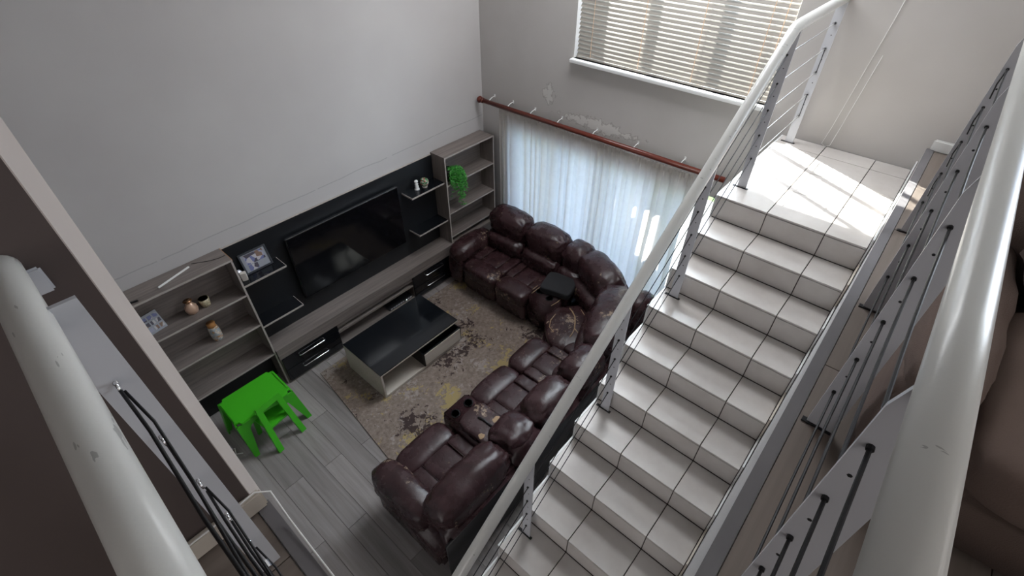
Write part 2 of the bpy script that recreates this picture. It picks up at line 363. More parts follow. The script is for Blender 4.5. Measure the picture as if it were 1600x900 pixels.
for r in range(6):
    y = -3.312-(r+1)*.2
    if y < -4.49: continue
    for a, b in ((-4.442, -4.442-.6-.3*(r % 2)), (-4.442-.6-.3*(r % 2), -6.2)):
        o = inst(pm2, 'plank', (b, y, ZM-.01), mz); o.scale = ((a-b)/1.3, 1, 1)
tag(B(-8, -4.405, -3.322, -3.3005, ZM, ZM+.085).build('baseboard_left', 'skirt', bevel=.006), 'cream tile skirting below the dark brown wall', kind='structure')
tag(B(-.022, -.0005, -8.4, -4.46, ZM, ZM+.08).build('baseboard_right', 'white', bevel=.008), 'white skirting block on the window wall above the landing', kind='structure')

# ------------------------------------------------------------------ windows
wt = thing('window_1', 'wide upper window with white frame and three panes behind the blind', None, (.12, (WY0+WY1)/2, WZ0), kind='structure')
fr = MB(); f = .05
fr.box(.10, .15, WY0, WY1, WZ0, WZ0+f).box(.10, .15, WY0, WY1, WZ1-f, WZ1).box(.10, .15, WY0, WY0+f, WZ0, WZ1).box(.10, .15, WY1-f, WY1, WZ0, WZ1)
fr.build('window_frame', 'white', wt)
for yy in (WY1+(WY0-WY1)/3, WY1+2*(WY0-WY1)/3): B(.105, .145, yy-.022, yy+.022, WZ0+f, WZ1-f).build('mullion', 'white', wt)
for k in range(3):
    a = WY0+(WY1-WY0)*k/3; B(.122, .128, a+.04, a+(WY1-WY0)/3-.04, WZ0+f, WZ1-f).build('pane', 'glass', wt)
B(-.055, .10, WY0-.03, WY1+.02, WZ0-.035, WZ0).build('window_sill', 'white', wt, bevel=.006)
dw = thing('door_1', 'glazed sliding patio door behind the long curtain', None, (.12, (DY0+DY1)/2, 0), kind='structure')
fr = MB(); fr.box(.09, .15, DY0, DY1, DZ-.06, DZ).box(.09, .15, DY0, DY1, .0, .05).box(.09, .15, DY0, DY0+.06, 0, DZ).box(.09, .15, DY1-.06, DY1, 0, DZ)
for k in (1, 2, 3): fr.box(.09, .15, DY0+(DY1-DY0)*k/4-.035, DY0+(DY1-DY0)*k/4+.035, 0, DZ)
fr.build('door_frame', 'white', dw)
for k in range(4): B(.118, .124, DY0+(DY1-DY0)*k/4+.04, DY0+(DY1-DY0)*(k+1)/4-.04, .05, DZ-.06).build('pane', 'glass', dw)
# outside: lawn, added roof with holes that shape the sun on the curtain, hedge
tag(B(.23, 3.4, -9, 9, -.2, -.04).build('patio_paving', 'paving'), 'pale paving outside the patio door', 'paving')
tag(B(3.4, 14, -9, 9, -.2, -.05).build('garden_lawn', 'lawn'), 'green lawn outside the patio door', 'lawn', kind='stuff')
PX = [.26, .42, .50, .62, .98, 1.02, 2.6]; PY = [-4.2, -2.78, -2.62, -2.52, -2.34, -2.24, -2.19, -2.12, -1.97, 2.2]
holes = {(2, 7), (2, 5), (1, 3), (2, 3), (3, 3), (3, 1), (4, 1), (2, 1)}
pr = MB(); sl2 = AZ.y/AZ.x
for i in range(len(PX)-1):
    for j in range(len(PY)-1):
        if (i, j) in holes: continue
        q = [(PX[i], PY[j]+sl2*PX[i]), (PX[i+1], PY[j]+sl2*PX[i+1]), (PX[i+1], PY[j+1]+sl2*PX[i+1]), (PX[i], PY[j+1]+sl2*PX[i])]
        pr.prism(q, 2.33, 2.36)
tag(pr.build('sun_mask_roof', 'white'), 'added unseen roof sheet with holes placing sun patches on the curtain', 'roof')
def leafball(name, m, c, r, n, ls, seed):
    rnd = random.Random(seed); mb = MB()
    for _ in range(n):
        d = Vector((rnd.gauss(0, 1), rnd.gauss(0, 1), rnd.gauss(0, 1))).normalized(); p = Vector(c)+Vector((d.x*r[0], d.y*r[1], d.z*r[2]))*(rnd.random()**.4)
        a = Vector((rnd.gauss(0, 1), rnd.gauss(0, 1), rnd.gauss(0, 1))).normalized(); b = a.orthogonal().normalized()
        mb.add([p-a*ls, p+b*ls*.45, p+a*ls, p-b*ls*.45], [(0, 1, 2, 3)])
    return mb
hb = thing('garden_shrub', 'green garden shrub outside the patio door', 'shrub', (2.6, -3.9, -.04))
leafball('foliage', 'leaf_dark', (2.6, -3.9, 1.2), (.8, 1.2, 1.05), 1800, .07, 3).build('foliage', 'leaf_dark', hb)
MB().tube([(2.6, -3.9, -.036), (2.6, -3.88, 1.2)], [.06, .03], 8).build('trunk', 'pot', hb)

# ------------------------------------------------------------------ blind
bl = thing('venetian_blind', 'wide wooden venetian blind hanging in the upper window', 'blind', (.0, (WY0+WY1)/2, WZ0))
SW, TILT = .05, math.radians(48)
ln = WY1-WY0-.03; sm = bpy.data.meshes.new('slat'); mb = MB()
ca, sa = math.cos(TILT), math.sin(TILT)
pts = [(-SW/2, -.0), (-SW/4, .003), (0, .004), (SW/4, .003), (SW/2, 0), (SW/2, -.0025), (0, .0015), (-SW/2, -.0025)]
mb.prism([(p*ca-q*sa, p*sa+q*ca) for p, q in pts], -ln/2, ln/2, 'y')
sm.from_pydata([tuple(v) for v in mb.v], [], mb.f); sm.materials.append(M['slat']); sm.update()
bmx = bmesh.new(); bmx.from_mesh(sm); bmesh.ops.recalc_face_normals(bmx, faces=bmx.faces); bmx.to_mesh(sm); bmx.free()
z = WZ0+.046
while z < WZ1-.07:
    inst(sm, 'slat', (.045, (WY0+WY1)/2, z), bl); z += .040
B(.02, .07, WY0+.015, WY1-.015, WZ0+.004, WZ0+.022).build('bottom_rail', 'slat', bl, bevel=.004)
B(.01, .075, WY0+.01, WY1-.01, WZ1-.055, WZ1-.005).build('head_rail', 'slat', bl)
for yy in (-1.52, -2.06, -2.60, -3.12):
    c = MB()
    for dx in (.022, .068):
        c.tube([(dx, yy, WZ0+.03), (dx, yy, WZ1-.03)], .0022, 5)
    c.build('ladder_cord', 'cord', bl)
MB().tube([(.012, -3.22, WZ1-.05), (.008, -3.225, 3.75), (.01, -3.22, 3.3)], .0025, 6).build('pull_cord', 'cord', bl)

# ------------------------------------------------------------------ curtain and pole
rod = thing('curtain_pole', 'red-brown wooden curtain pole on the window wall', 'curtain pole', (-.11, -1.6, 2.18))
MB().tube([(-.11, -.10, 2.18), (-.11, -3.19, 2.205)], .027, 16).build('pole', 'rod', rod, True)
fb = MB().tube([(-.11, -.10-.0+d, 2.18) for d in (-.03, -.02, -.005, .0, .012, .035, .06, .07)], [.03, .034, .034, .022, .034, .044, .03, .008], 16); fb.build('finial', 'rod', rod, True)
for k, yy in enumerate((-.22, -.52, -.86, -1.25, -1.72, -2.22, -2.74)):
    MB().tube([(-.0, yy, 2.232), (-.06, yy, 2.225), (-.11, yy, 2.2)], .0045, 6).box(-.006, 0, yy-.009, yy+.009, 2.215, 2.25).build('bracket', 'white', rod)
cu = MB(); ny, nz = 340, 26; YA, YB_ = -.37, -2.90
for j in range(nz+1):
    tz = j/nz; zz = .03+tz*2.10
    for i in range(ny+1):
        s = i/ny; y = YA+(YB_-YA)*s
        am = .019+.016*noise.noise(Vector((s*11, 2.3, 0)))
        ph = 2*PI*(s*21+1.0*noise.noise(Vector((s*8, .5, 0)))+.16*noise.noise(Vector((s*5, tz*2.5, 3))))
        xx = -.075+am*math.sin(ph)*(1.0-.2*tz)+.012*noise.noise(Vector((s*9, tz*2, 7)))
        if tz > .95: xx = -.085+.006*math.sin(s*2*PI*75)+.6*(xx+.075)
        cu.v.append(Vector((xx, y+.008*math.cos(ph*2), zz+(.012*math.sin(s*2*PI*37) if j == nz else 0)-.0*s)))
for j in range(nz):
    for i in range(ny): a = j*(ny+1)+i; cu.f.append((a, a+1, a+ny+2, a+ny+1))
ct = thing('curtain', 'long pale sheer curtain gathered below the red-brown pole', 'curtain', (-.08, -1.63, 0))
cu.build('curtain_panel', 'curtain', ct, True)
hd = MB()
for i in range(0, 161):
    s = i/160; y = YA+(YB_-YA)*s; hd.v += [Vector((-.088+.010*math.sin(i*1.9), y, 2.085)), Vector((-.086+.012*math.sin(i*1.9+.5), y, 2.14+.008*math.sin(i*2.7)))]
for i in range(160): hd.f.append((2*i, 2*i+2, 2*i+3, 2*i+1))
hd.build('gathered_heading', 'curtain', ct, True)

# ------------------------------------------------------------------ staircase
sc = thing('staircase', 'straight tiled staircase with pale ceramic treads and dark grout rising to the landing', 'staircase', (XN-15*T_, (YS0+YS1)/2, 0))
TH = .012
core = [(-.002, ZL-TH-.001)]
for k in range(16):
    xk = XN-k*T_; core += [(xk+TH+.001, ZL-k*R_-TH-.001), (xk+TH+.001, ZL-(k+1)*R_-TH-.001 if k < 15 else .0)]
# underside: sloped soffit
core += [(XN-15*T_+.30, .0), (XN+.05, ZL-.42), (-.002, ZL-.42)]
MB().prism(core, YS1+.002, YS0-.014, 'y').build('stair_body', 'grout', sc)
side = [(-.002, ZL)]+[p for k in range(16) for p in ((XN-k*T_, ZL-k*R_), (XN-k*T_, max(ZL-(k+1)*R_, 0)))]+[(XN-15*T_+.30, .0), (XN+.05, ZL-.42), (-.002, ZL-.42)]
MB().prism([(min(p[0]+.004, -.002), p[1]-.002) for p in side], YS0-.013, YS0, 'y').build('stringer', 'white', sc)
cols = [(YS0-.0125, YJ1), (YJ1, YJ2), (YJ2, YS1+.012)]; J = .0028
tread = [boxmesh('tread_tile', 'tile', T_-.004, a-b-2*J, TH, .001) for a, b in cols]
riser = [boxmesh('riser_tile', 'tile', TH, a-b-2*J, R_-TH-.007, .001) for a, b in cols]
for k in range(16):
    for c, (a, b) in enumerate(cols):
        if k: inst(tread[c], 'tread_tile', (XN-k*T_+.001, b+J, ZL-k*R_-TH), sc)
        inst(riser[c], 'riser_tile', (XN-k*T_+.001, b+J, ZL-(k+1)*R_+.003), sc)
rows = [(XN, -.906), (-.906, -.553), (-.553, -.20), (-.20, -.002)]
for a, b in rows:
    for c, (p, q) in enumerate(cols):
        me = boxmesh('landing_tile', 'tile', b-a-.005, p-q-2*J, TH, .001); inst(me, 'landing_tile', (a+.0025, q+J, ZL-TH), sc)
# stepped skirting against the slab wall, one piece a step
for k in range(16):
    x1 = XN-k*T_; z1 = ZL-k*R_
    poly = [(x1+(.02 if k else 1.30), z1), (x1+(.02 if k else 1.30), z1+.062), (x1-.006, z1+.062), (x1-.006-.0, z1-R_+.062), (x1-.006, z1-R_), (x1, z1-R_), (x1, z1)]
    if k == 0: poly = [(-.003, z1), (-.003, z1+.07), (x1-.012, z1+.07), (x1-.012, z1-R_+.06), (x1-.002, z1-R_), (x1-.002, z1)]
    else: poly = [(x1+T_-.012, z1), (x1+T_-.012, z1+.06), (x1-.012, z1+.06), (x1-.012, z1-R_), (x1-.002, z1-R_), (x1-.002, z1)]
    MB().prism(poly, YS1+.001, YS1+.0105, 'y').build('skirting_tile', 'skirt' if k % 3 == 1 else 'white', sc)
# wall closing the stair side under the mezzanine
tag(B(-4.40, -.002, YS1-.12, YS1-.004, 0, ZM-.25).build('wall_stair', 'concrete'), 'white painted wall beneath the mezzanine edge beside the stairs', kind='structure')

# ------------------------------------------------------------------ stair railing
YR = -3.585; RS = .032
def rz(x): return 3.724+.7225*(x+1.11)   # handrail centre on the slope
sr = thing('stair_railing', 'white stair railing with round handrail, flat posts and thin cables', 'railing', (-2.6, YR, 0))
hp = [(-4.75, YR, rz(-4.75))]+[(x, YR, rz(x)) for x in (-3.5, -2.3, -1.2)]+[(-1.13, YR, 3.712), (-1.07, YR, 3.722), (-.9, YR, 3.724), (-.05, YR, 3.724)]
MB().tube(hp, RS, 18).build('handrail', 'rail', sr, True)
CH = [.16*k for k in range(5)]
def cab(x, k): # cable height at x
    if x >= -1.09: return 3.57-.163*k
    return 3.57-.163*k+.7*(x+1.09) if x < -1.09 else 0
posts = [(-.12, 0), (-1.09, 0), (-1.86, 3), (-2.59, 6), (-3.38, 9), (-4.15, 12)]
for x, k in posts:
    zb = ZL-k*R_; zt = (3.70 if x > -1.1 else rz(x)-.01)
    p = B(x-.004, x+.004, YR-.03, YR+.03, zb, zt).build('post', 'post', sr)
    MB().box(x-.012, x+.006, YR-.045, YR+.06, zb, zb+.004).build('base_plate', 'steel_dark', p)
    for c in range(5):
        zc = cab(x, c); MB().tube([(x-.012, YR, zc), (x+.012, YR, zc)], .006, 8).build('cable_fitting', 'steel_dark', p)
        if c < 4: MB().tube([(x-.0046, YR-.004, zc-.075), (x+.0046, YR-.004, zc-.075)], .004, 6).build('bolt_hole', 'steel_dark', p)
for c in range(5):
    MB().tube([(x, YR, cab(x, c)) for x in (-1.09, -1.86, -2.59, -3.38, -4.15, -4.7)], .0028, 6).build('cable', 'steel_dark', sr)
    MB().tube([(-.125, YR, cab(0, c)), (-1.09, YR, cab(0, c))], .0028, 6).build('cable', 'steel_light', sr)
    t_ = MB()
    for q in range(10):
        a = 2*PI*q/10; t_.tube([(-.135, YR+.012*math.cos(a), cab(0, c)+.012*math.sin(a)), (-.135, YR+.012*math.cos(a+.63), cab(0, c)+.012*math.sin(a+.63))], .003, 5)
    t_.build('eye_bolt', 'steel_light', sr)
for a, b in ((1, 2), (3, 4)):
    MB().tube([(-.14, YR-.003, cab(0, a)), (-.142, YR-.006, cab(0, b))], .0028, 6).build('cable_tail', 'steel_dark', sr)
MB().tube([(-.06, YR, 3.724), (.0, YR, 3.724)], .02, 12).build('wall_fixing', 'rail', sr)

# ------------------------------------------------------------------ mezzanine railings
YM = -4.552; RZ = 3.90; PR = .0335; CZ = [3.735-.1685*k for k in range(5)]
mr = thing('mezzanine_railing', 'white tubular mezzanine railing with wide flat posts beside the brown sofa', 'railing', (-2.5, YM, ZM))
MB().tube([(-4.30, YM-.005, RZ), (-3.6, YM-.005, RZ), (-2.4, YM-.003, RZ), (-1.22, YM, RZ)], PR, 24).build('handrail', 'rail', mr, True)
for x in (-1.30, -2.12, -2.935, -3.75):
    p = MB().prism([(YM-.052, ZM), (YM+.034, ZM), (YM+.034, RZ-.075), (YM+.02, RZ-.01), (YM-.025, RZ-.01), (YM-.052, RZ-.11)], x-.005, x+.005, 'x').build('post', 'post', mr)
    B(x-.014, x+.008, YM-.05, YM+.05, ZM, ZM+.006).build('base_plate', 'steel_dark', p)
    for c, zc in enumerate(CZ):
        MB().tube([(x-.013, YM+.015, zc), (x+.013, YM+.015, zc)], .0065, 8).build('cable_fitting', 'steel_dark', p)
        if c < 4: MB().tube([(x-.0056, YM+.01, zc-.085), (x+.0056, YM+.01, zc-.085)], .0045, 6).build('bolt_hole', 'steel_dark', p)
for zc in CZ:
    pts = []
    for a, b in ((-1.30, -2.12), (-2.12, -2.935), (-2.935, -3.75), (-3.75, -4.5)):
        pts += [(a+(b-a)*q/6, YM+.015, zc-.02*math.sin(PI*q/6)) for q in range(6)]
    MB().tube(pts, .0038, 6).build('cable', 'steel_dark', mr)
for c in range(0, 4): MB().tube([(-1.318, YM+.016, CZ[c]), (-1.32, YM+.02, CZ[c]-.06), (-1.318, YM+.013, CZ[c]-.125)], .0032, 5).build('cable_tail', 'steel_dark', mr)
XL = -4.526
lr = thing('corner_railing', 'white tubular handrail with one flat post ending at the brown wall', 'railing', (XL, -3.8, ZM))
MB().tube([(XL, -3.27, RZ), (XL-.001, -3.285, RZ), (XL-.003, -3.5, RZ), (XL-.008, -3.9, RZ+.002), (XL-.012, -4.28, RZ+.003)], [.022, .0275, .029, .029, .029], 24).build('handrail', 'rail', lr, True)
B(XL-.01, XL+.043, -3.3085, -3.3005, RZ-.07, RZ-.015).build('wall_bracket', 'post', lr, bevel=.004)
p = B(XL+.004, XL+.062, -3.495, -3.486, ZM, RZ+.01).build('post', 'post', lr)
def ring(c, r, w, ax='y', n=12):
    mb = MB(); pts = []
    for q in range(n+1):
        a = 2*PI*q/n; pts.append((c[0]+r*math.cos(a), c[1], c[2]+r*math.sin(a)) if ax == 'y' else (c[0]+r*math.cos(a), c[1]+r*math.sin(a), c[2]) if ax == 'z' else (c[0], c[1]+r*math.cos(a), c[2]+r*math.sin(a)))
    return mb.tube(pts, w, 6)
XC = XL+.030
for c, zc in enumerate((3.728, 3.555, 3.378, 3.21, 3.047)):
    e = ring((XC, -3.512, zc), .010, .0028, 'x'); e.tube([(XC, -3.47, zc), (XC, -3.502, zc)], .0045, 6); e.tube([(XC, -3.474, zc), (XC, -3.468, zc)], .009, 6)
    e.build('eye_bolt', 'chrome', lr, True)
    pts = [(XC+.002*math.sin(q*1.7+c), -3.52-.11*q, zc-.022*math.sin(q*.9+c*.8)*(.5 if c % 2 else 1)-.0*q) for q in range(9)]
    MB().tube(pts, .0032, 7).build('cable', 'steel_dark', lr, True)
    if c % 2 == 0: MB().tube([(XC+.004, -3.522, zc-.005), (XC+.012, -3.58, zc-.05), (XC+.008, -3.72, zc-.075), (XC, -3.95, zc-.05), (XC, -4.3, zc-.04)], .0028, 7).build('cable_tail', 'steel_dark', lr, True)
MB().tube([(XC+.0, -3.56, 3.02), (XC, -3.58, 3.015)], .009, 10).build('crimp_sleeve', 'chrome', lr)

# loose white cable over the skirting and along the slab edge
wc = MB(); wc.tube([(-4.9, -3.328, ZM+.095), (-4.55, -3.33, ZM+.10), (-4.42, -3.325, ZM+.105), (-4.385, -3.34, ZM+.08), (-4.388, -3.42, ZM+.02), (-4.39, -3.6, ZM+.012), (-4.392, -4.2, ZM+.01)], .003, 7)
tag(wc.build('white_cable', 'cord_white', None, True), 'thin white cable running over the cream skirting and floor edge', 'cable')
wc = MB(); wc.tube([(-.004, -3.98, 4.6), (-.006, -3.90, 3.6), (-.006, -3.82, 2.86), (-.02, -3.80, 2.72), (-.03, -3.83, 2.708), (-.02, -3.86, 2.72), (-.008, -3.88, 2.9), (-.006, -3.93, 3.4)], .0025, 6)
tag(wc.build('wall_cord', 'cord_white', None, True), 'pale hanging cord on the wall above the landing', 'cord')

#FURNITURE
# ------------------------------------------------------------------ television wall furniture
def bookcase(label, x0, x1, y0, z0, z1, shelves, loc):
    t = thing('bookcase', label, 'bookcase', loc, None); th = .018
    B(x0, x0+th, y0, -.003, z0, z1-.02).build('side_panel', 'unit_z', t); B(x1-th, x1, y0, -.003, z0, z1-.02).build('side_panel', 'unit_z', t)
    tp = B(x0, x1, y0, -.003, z1-.02, z1).build('top_board', 'unit_x', t)
    B(x0+th, x1-th, -.014, -.004, z0, z1-.02).build('back_panel', 'unit_x', t)
    for z in shelves:
        s = B(x0+th, x1-th, y0+.004, -.014, z-.02, z).build('shelf', 'unit_x', t)
        B(x0+th, x1-th, y0+.001, y0+.0038, z-.019, z-.001).build('edge_strip', 'unit_edge', s)
    for x in (x0, x1-th): MB().box(x+.001, x+th-.001, y0-.003, y0-.0005, z0, z1-.001).build('edge_strip', 'unit_edge', t)
    B(x0+th, x1-th, y0-.003, y0-.0005, z1-.019, z1-.001).build('edge_strip', 'unit_edge', t)
    return t, tp
lb, tp = bookcase('grey oak open bookcase with vases beside the green plastic table', -4.58, -3.487, -.25, 0, 1.745, (1.33, .935, .50), (-4.03, -.125, 0))
B(-3.4868, -3.484, -.25, -.003, 1.725, 1.7455).build('chipped_end', 'orange_edge', tp)
B(-4.56, -3.505, -.03, -.015, .0, .48).build('plinth_panel', 'black_matt', lb)
rb, tp = bookcase('grey oak open bookcase with trailing green plant beside the curtain', -.935, -.075, -.25, .532, 1.762, (1.385, .985, .63), (-.5, -.125, .532))
con = thing('media_console', 'long low grey oak media console with black drawers below the television', 'console', (-1.8, -.14, 0))
B(-3.484, -.075, -.275, -.003, .505, .531).build('top_board', 'unit_x', con)
B(-3.484, -.075, -.275, -.255, .392, .504).build('fascia', 'unit_x', con)
B(-3.484, -.075, -.02, -.004, .0, .50).build('back_panel', 'unit_x', con)
for x in (-3.484, -2.80, -1.665, -.95, -.095): B(x, x+.016, -.254, -.02, 0, .50).build('divider', 'unit_z', con)
B(-3.484, -2.785, -.262, -.02, .0, .028).build('plinth', 'unit_x', con); B(-1.665, -.075, -.262, -.02, .0, .028).build('plinth', 'unit_x', con)
B(-2.784, -1.665, -.262, -.02, .245, .265).build('shelf', 'unit_x', con); B(-2.784, -1.665, -.262, -.02, .04, .06).build('shelf', 'unit_x', con)
B(-2.784, -1.665, -.254, -.24, .325, .391).build('inner_rail', 'unit_x', con)
for a, b in ((-3.47, -2.788), (-1.66, -.952)):
    for z0, z1 in ((.032, .205), (.209, .388)):
        d = B(a, b, -.278, -.256, z0, z1).build('drawer', 'black', con, bevel=.002)
        c = (a+b)/2; h = MB(); zc = z0+.115; hw = .155
        h.tube([(c-hw, -.277, zc), (c-hw, -.296, zc), (c-hw+.012, -.303, zc), (c+hw-.012, -.303, zc), (c+hw, -.296, zc), (c+hw, -.277, zc)], .0065, 8)
        tag(h.build('handle', 'chrome', d, True), 'long chrome bow handle')
pn = thing('wall_panel', 'black wall panel with four floating shelves behind the television', 'wall panel', (-2.2, -.01, .532))
B(-3.483, -.937, -.022, -.001, .532, 1.735).build('panel', 'black_matt', pn)
B(-3.483, -.937, -.022, -.001, 1.7355, 1.7405).build('top_edge', 'unit_edge', pn)
for x0, x1, z in ((-3.483, -3.055, 1.405), (-3.483, -3.035, .866), (-1.445, -.937, 1.432), (-1.415, -.937, .892)):
    s = B(x0, x1, -.217, -.0225, z-.02, z).build('floating_shelf', 'black', pn)
    MB().box(x0, x1, -.2205, -.2175, z-.02, z).build('edge_strip', 'unit_edge', s)
    xe = x1 if x0 < -2 else x0
    B(xe-.0025, xe+.0025, -.2205, -.023, z-.021, z+.0005).build('edge_strip', 'unit_edge', s)
tv = thing('television', 'large flat black television on the black wall panel', 'television', (-2.23, -.07, .785))
B(-2.935, -1.53, -.085, -.045, .785, 1.575).build('casing', 'bezel', tv, bevel=.006)
B(-2.925, -1.54, -.0875, -.0853, .80, 1.565).build('screen', 'screen', tv)
B(-2.935, -1.53, -.09, -.08, 1.572, 1.5765).build('top_trim', 'chrome', tv)
B(-2.45, -2.0, -.0445, -.023, 1.0, 1.4).build('wall_mount', 'bezel', tv)

# ornaments
def frame(t, c, w, h, lean, m1, yaw=0):
    ax = [Vector((math.cos(yaw), math.sin(yaw), 0)), None, None]; nrm = Vector((math.sin(yaw), -math.cos(yaw), 0)); upv = (Vector((0, 0, 1))*math.cos(lean)-nrm*math.sin(lean)); nn = ax[0].cross(upv); ax[1] = -nn if nn.dot(nrm) > 0 else nn; ax[2] = upv
    out = -ax[1]; cc = Vector(c)+upv*h/2
    b = .016; f = MB()
    for sx in (-1, 1): f.obox(cc+ax[0]*sx*(w/2-b/2), b/2, .008, h/2, ax)
    for sz in (-1, 1): f.obox(cc+upv*sz*(h/2-b/2), w/2-b, .008, b/2, ax)
    f.build('frame', m1, t); MB().obox(cc-out*.002, w/2-b, .003, h/2-b, ax).build('backing', 'photo_pale', t)
    return cc, ax, out, upv
t = thing('framed_photo', 'dark framed family photo standing on the floating shelf', 'photo frame', (-3.25, -.09, 1.406))
cc, ax, out, upv = frame(t, (-3.25, -.085, 1.406), .27, .21, .28, 'photo_frame')
MB().obox(cc+out*.0016+upv*.03, .095, .0006, .05, ax).build('print', 'photo', t)
MB().obox(cc+out*.0016+upv*-.055-ax[0]*.04, .045, .0006, .028, ax).build('print', 'photo', t)
t = thing('small_carton', 'small pale carton with silver wrapping on the floating shelf', 'carton', (-3.43, -.13, 1.406))
MB().obox((-3.425, -.135, 1.45), .026, .022, .044, [(.93, -.35, 0), (.35, .93, 0), (0, 0, 1)]).build('box', 'card_white', t, bevel=.004)
MB().cushion((-3.445, -.085, 1.455), (.03, .03, .048), [(1, 0, 0), (0, 1, 0), (0, 0, 1)], 2.5, 6, .006, 3, 30).build('silver_wrap', 'silver', t)
t = thing('photo_collage', 'small photo collage with red edge standing on the bookcase shelf', 'photo frame', (-4.25, -.12, 1.331))
ax = [Vector((.985, .17, 0)), Vector((-.17*.8, .985*.8, .6)).normalized(), Vector((0, 0, 0))]; ax[2] = ax[0].cross(ax[1]); ax[2] = ax[2] if ax[2].z > 0 else -ax[2]
upv = Vector((.05, .45, .89)).normalized(); ax = [Vector((.985, .17, 0)), None, None]; nn = ax[0].cross(upv).normalized(); upv = nn.cross(ax[0]); ax[1] = nn; ax[2] = upv; out = nn if nn.y < 0 else -nn
cc = Vector((-4.235, -.135, 1.331))+upv*.09
MB().obox(cc, .085, .004, .088, ax).build('board', 'photo_pale', t)
MB().obox(cc+out*.0045-ax[0]*.072, .012, .0006, .085, ax).build('red_edge', 'red_print', t)
for i in range(3):
    for j in range(3): MB().obox(cc+out*.0045+ax[0]*(-.032+.045*i)+upv*(.05-.05*j), .017, .0006, .017, ax).build('print', 'photo', t)
t = thing('copper_vase', 'round copper coloured vase with flared dark rim on the bookcase', 'vase', (-3.93, -.12, 1.3305))
MB().lathe((-3.93, -.12, 1.3305), [(.03, 0), (.045, .012), (.054, .045), (.05, .075), (.03, .105), (.022, .12)], 20).build('body', 'copper', t, True)
MB().tube([(-3.93, -.12, 1.4505), (-3.93, -.12, 1.462), (-3.93, -.12, 1.472), (-3.93, -.12, 1.468), (-3.93, -.12, 1.452)], [.0225, .027, .038, .034, .018], 20).build('rim', 'gold', t, True)
t = thing('candle_cup', 'small gold flecked candle cup beside the copper vase', 'cup', (-3.81, -.11, 1.3305))
MB().tube([(-3.81, -.11, 1.3305+z) for z in (0, .004, .04, .085, .085, .06)], [.030, .036, .042, .046, .041, .038], 20).build('cup', 'cup_mosaic', t, True)
MB().lathe((-3.81, -.11, 1.385), [(.036, 0), (.036, .008)], 16).build('wax', 'cream', t)
t = thing('mosaic_vase', 'tall mosaic patterned vase on the middle bookcase shelf', 'vase', (-3.86, -.12, .9355))
MB().lathe((-3.86, -.12, .9355), [(.04, 0), (.046, .02), (.05, .09), (.044, .15), (.04, .165)], 20).build('body', 'vase_mosaic', t, True)
MB().tube([(-3.86, -.12, .9355+z) for z in (.166, .18, .205, .203, .17)], [.039, .034, .040, .034, .03], 20).build('neck', 'orange_edge', t, True)
tag(MB().obox((-3.925, -.135, 1.754), .15, .007, .007, [(.95, .32, 0), (-.32, .95, 0), (0, 0, 1)]).build('white_rod', 'cord_white', bevel=.003), 'slim white rod lying on top of the bookcase', 'rod')
tag(MB().obox((-4.265, -.215, 1.753), .032, .008, .007, [(.95, -.25, 0), (.25, .95, 0), (0, 0, 1)]).build('black_strip', 'bezel', bevel=.003), 'short black strip lying on top of the bookcase', 'strip')
tag(MB().tube([(-3.75, -.05, 1.748), (-3.62, -.13, 1.748), (-3.55, -.15, 1.748), (-3.5, -.15, 1.748)], .0025, 5).build('black_lead', 'bezel'), 'thin black lead lying on top of the bookcase', 'cable')
t = thing('white_figurine', 'small white carved figurine on a floating shelf beside the glass globe', 'figurine', (-1.27, -.10, 1.4325))
MB().lathe((-1.27, -.10, 1.4325), [(.032, 0), (.032, .014), (.022, .022), (.026, .045), (.018, .06), (.024, .078), (.014, .088)], 14).build('body', 'white', t, True)
MB().lathe((-1.27, -.10, 1.5206), [(.012, 0), (.022, .012), (.024, .024), (.014, .036), (.002, .04)], 12).build('head', 'white', t, True)
t = thing('glass_globe', 'small glass globe with a green garden inside on floating shelf', 'globe', (-1.165, -.12, 1.4325))
MB().lathe((-1.165, -.12, 1.4325), [(.03, 0), (.034, .012)], 18).build('base', 'card_white', t, True)
MB().cushion((-1.165, -.12, 1.499), (.054, .054, .055), [(1, 0, 0), (0, 1, 0), (0, 0, 1)], 2, 8, 0).build('ball', 'globe', t, True)
t = thing('trailing_plant', 'bright green trailing plant in a dark pot on the bookcase', 'plant', (-.80, -.15, 1.3855))
MB().tube([(-.80, -.14, 1.3855+z) for z in (0, .05, .12, .15, .15, .12)], [.045, .055, .07, .078, .066, .06], 18).build('pot', 'pot', t, True)
rnd = random.Random(5); fol = MB()
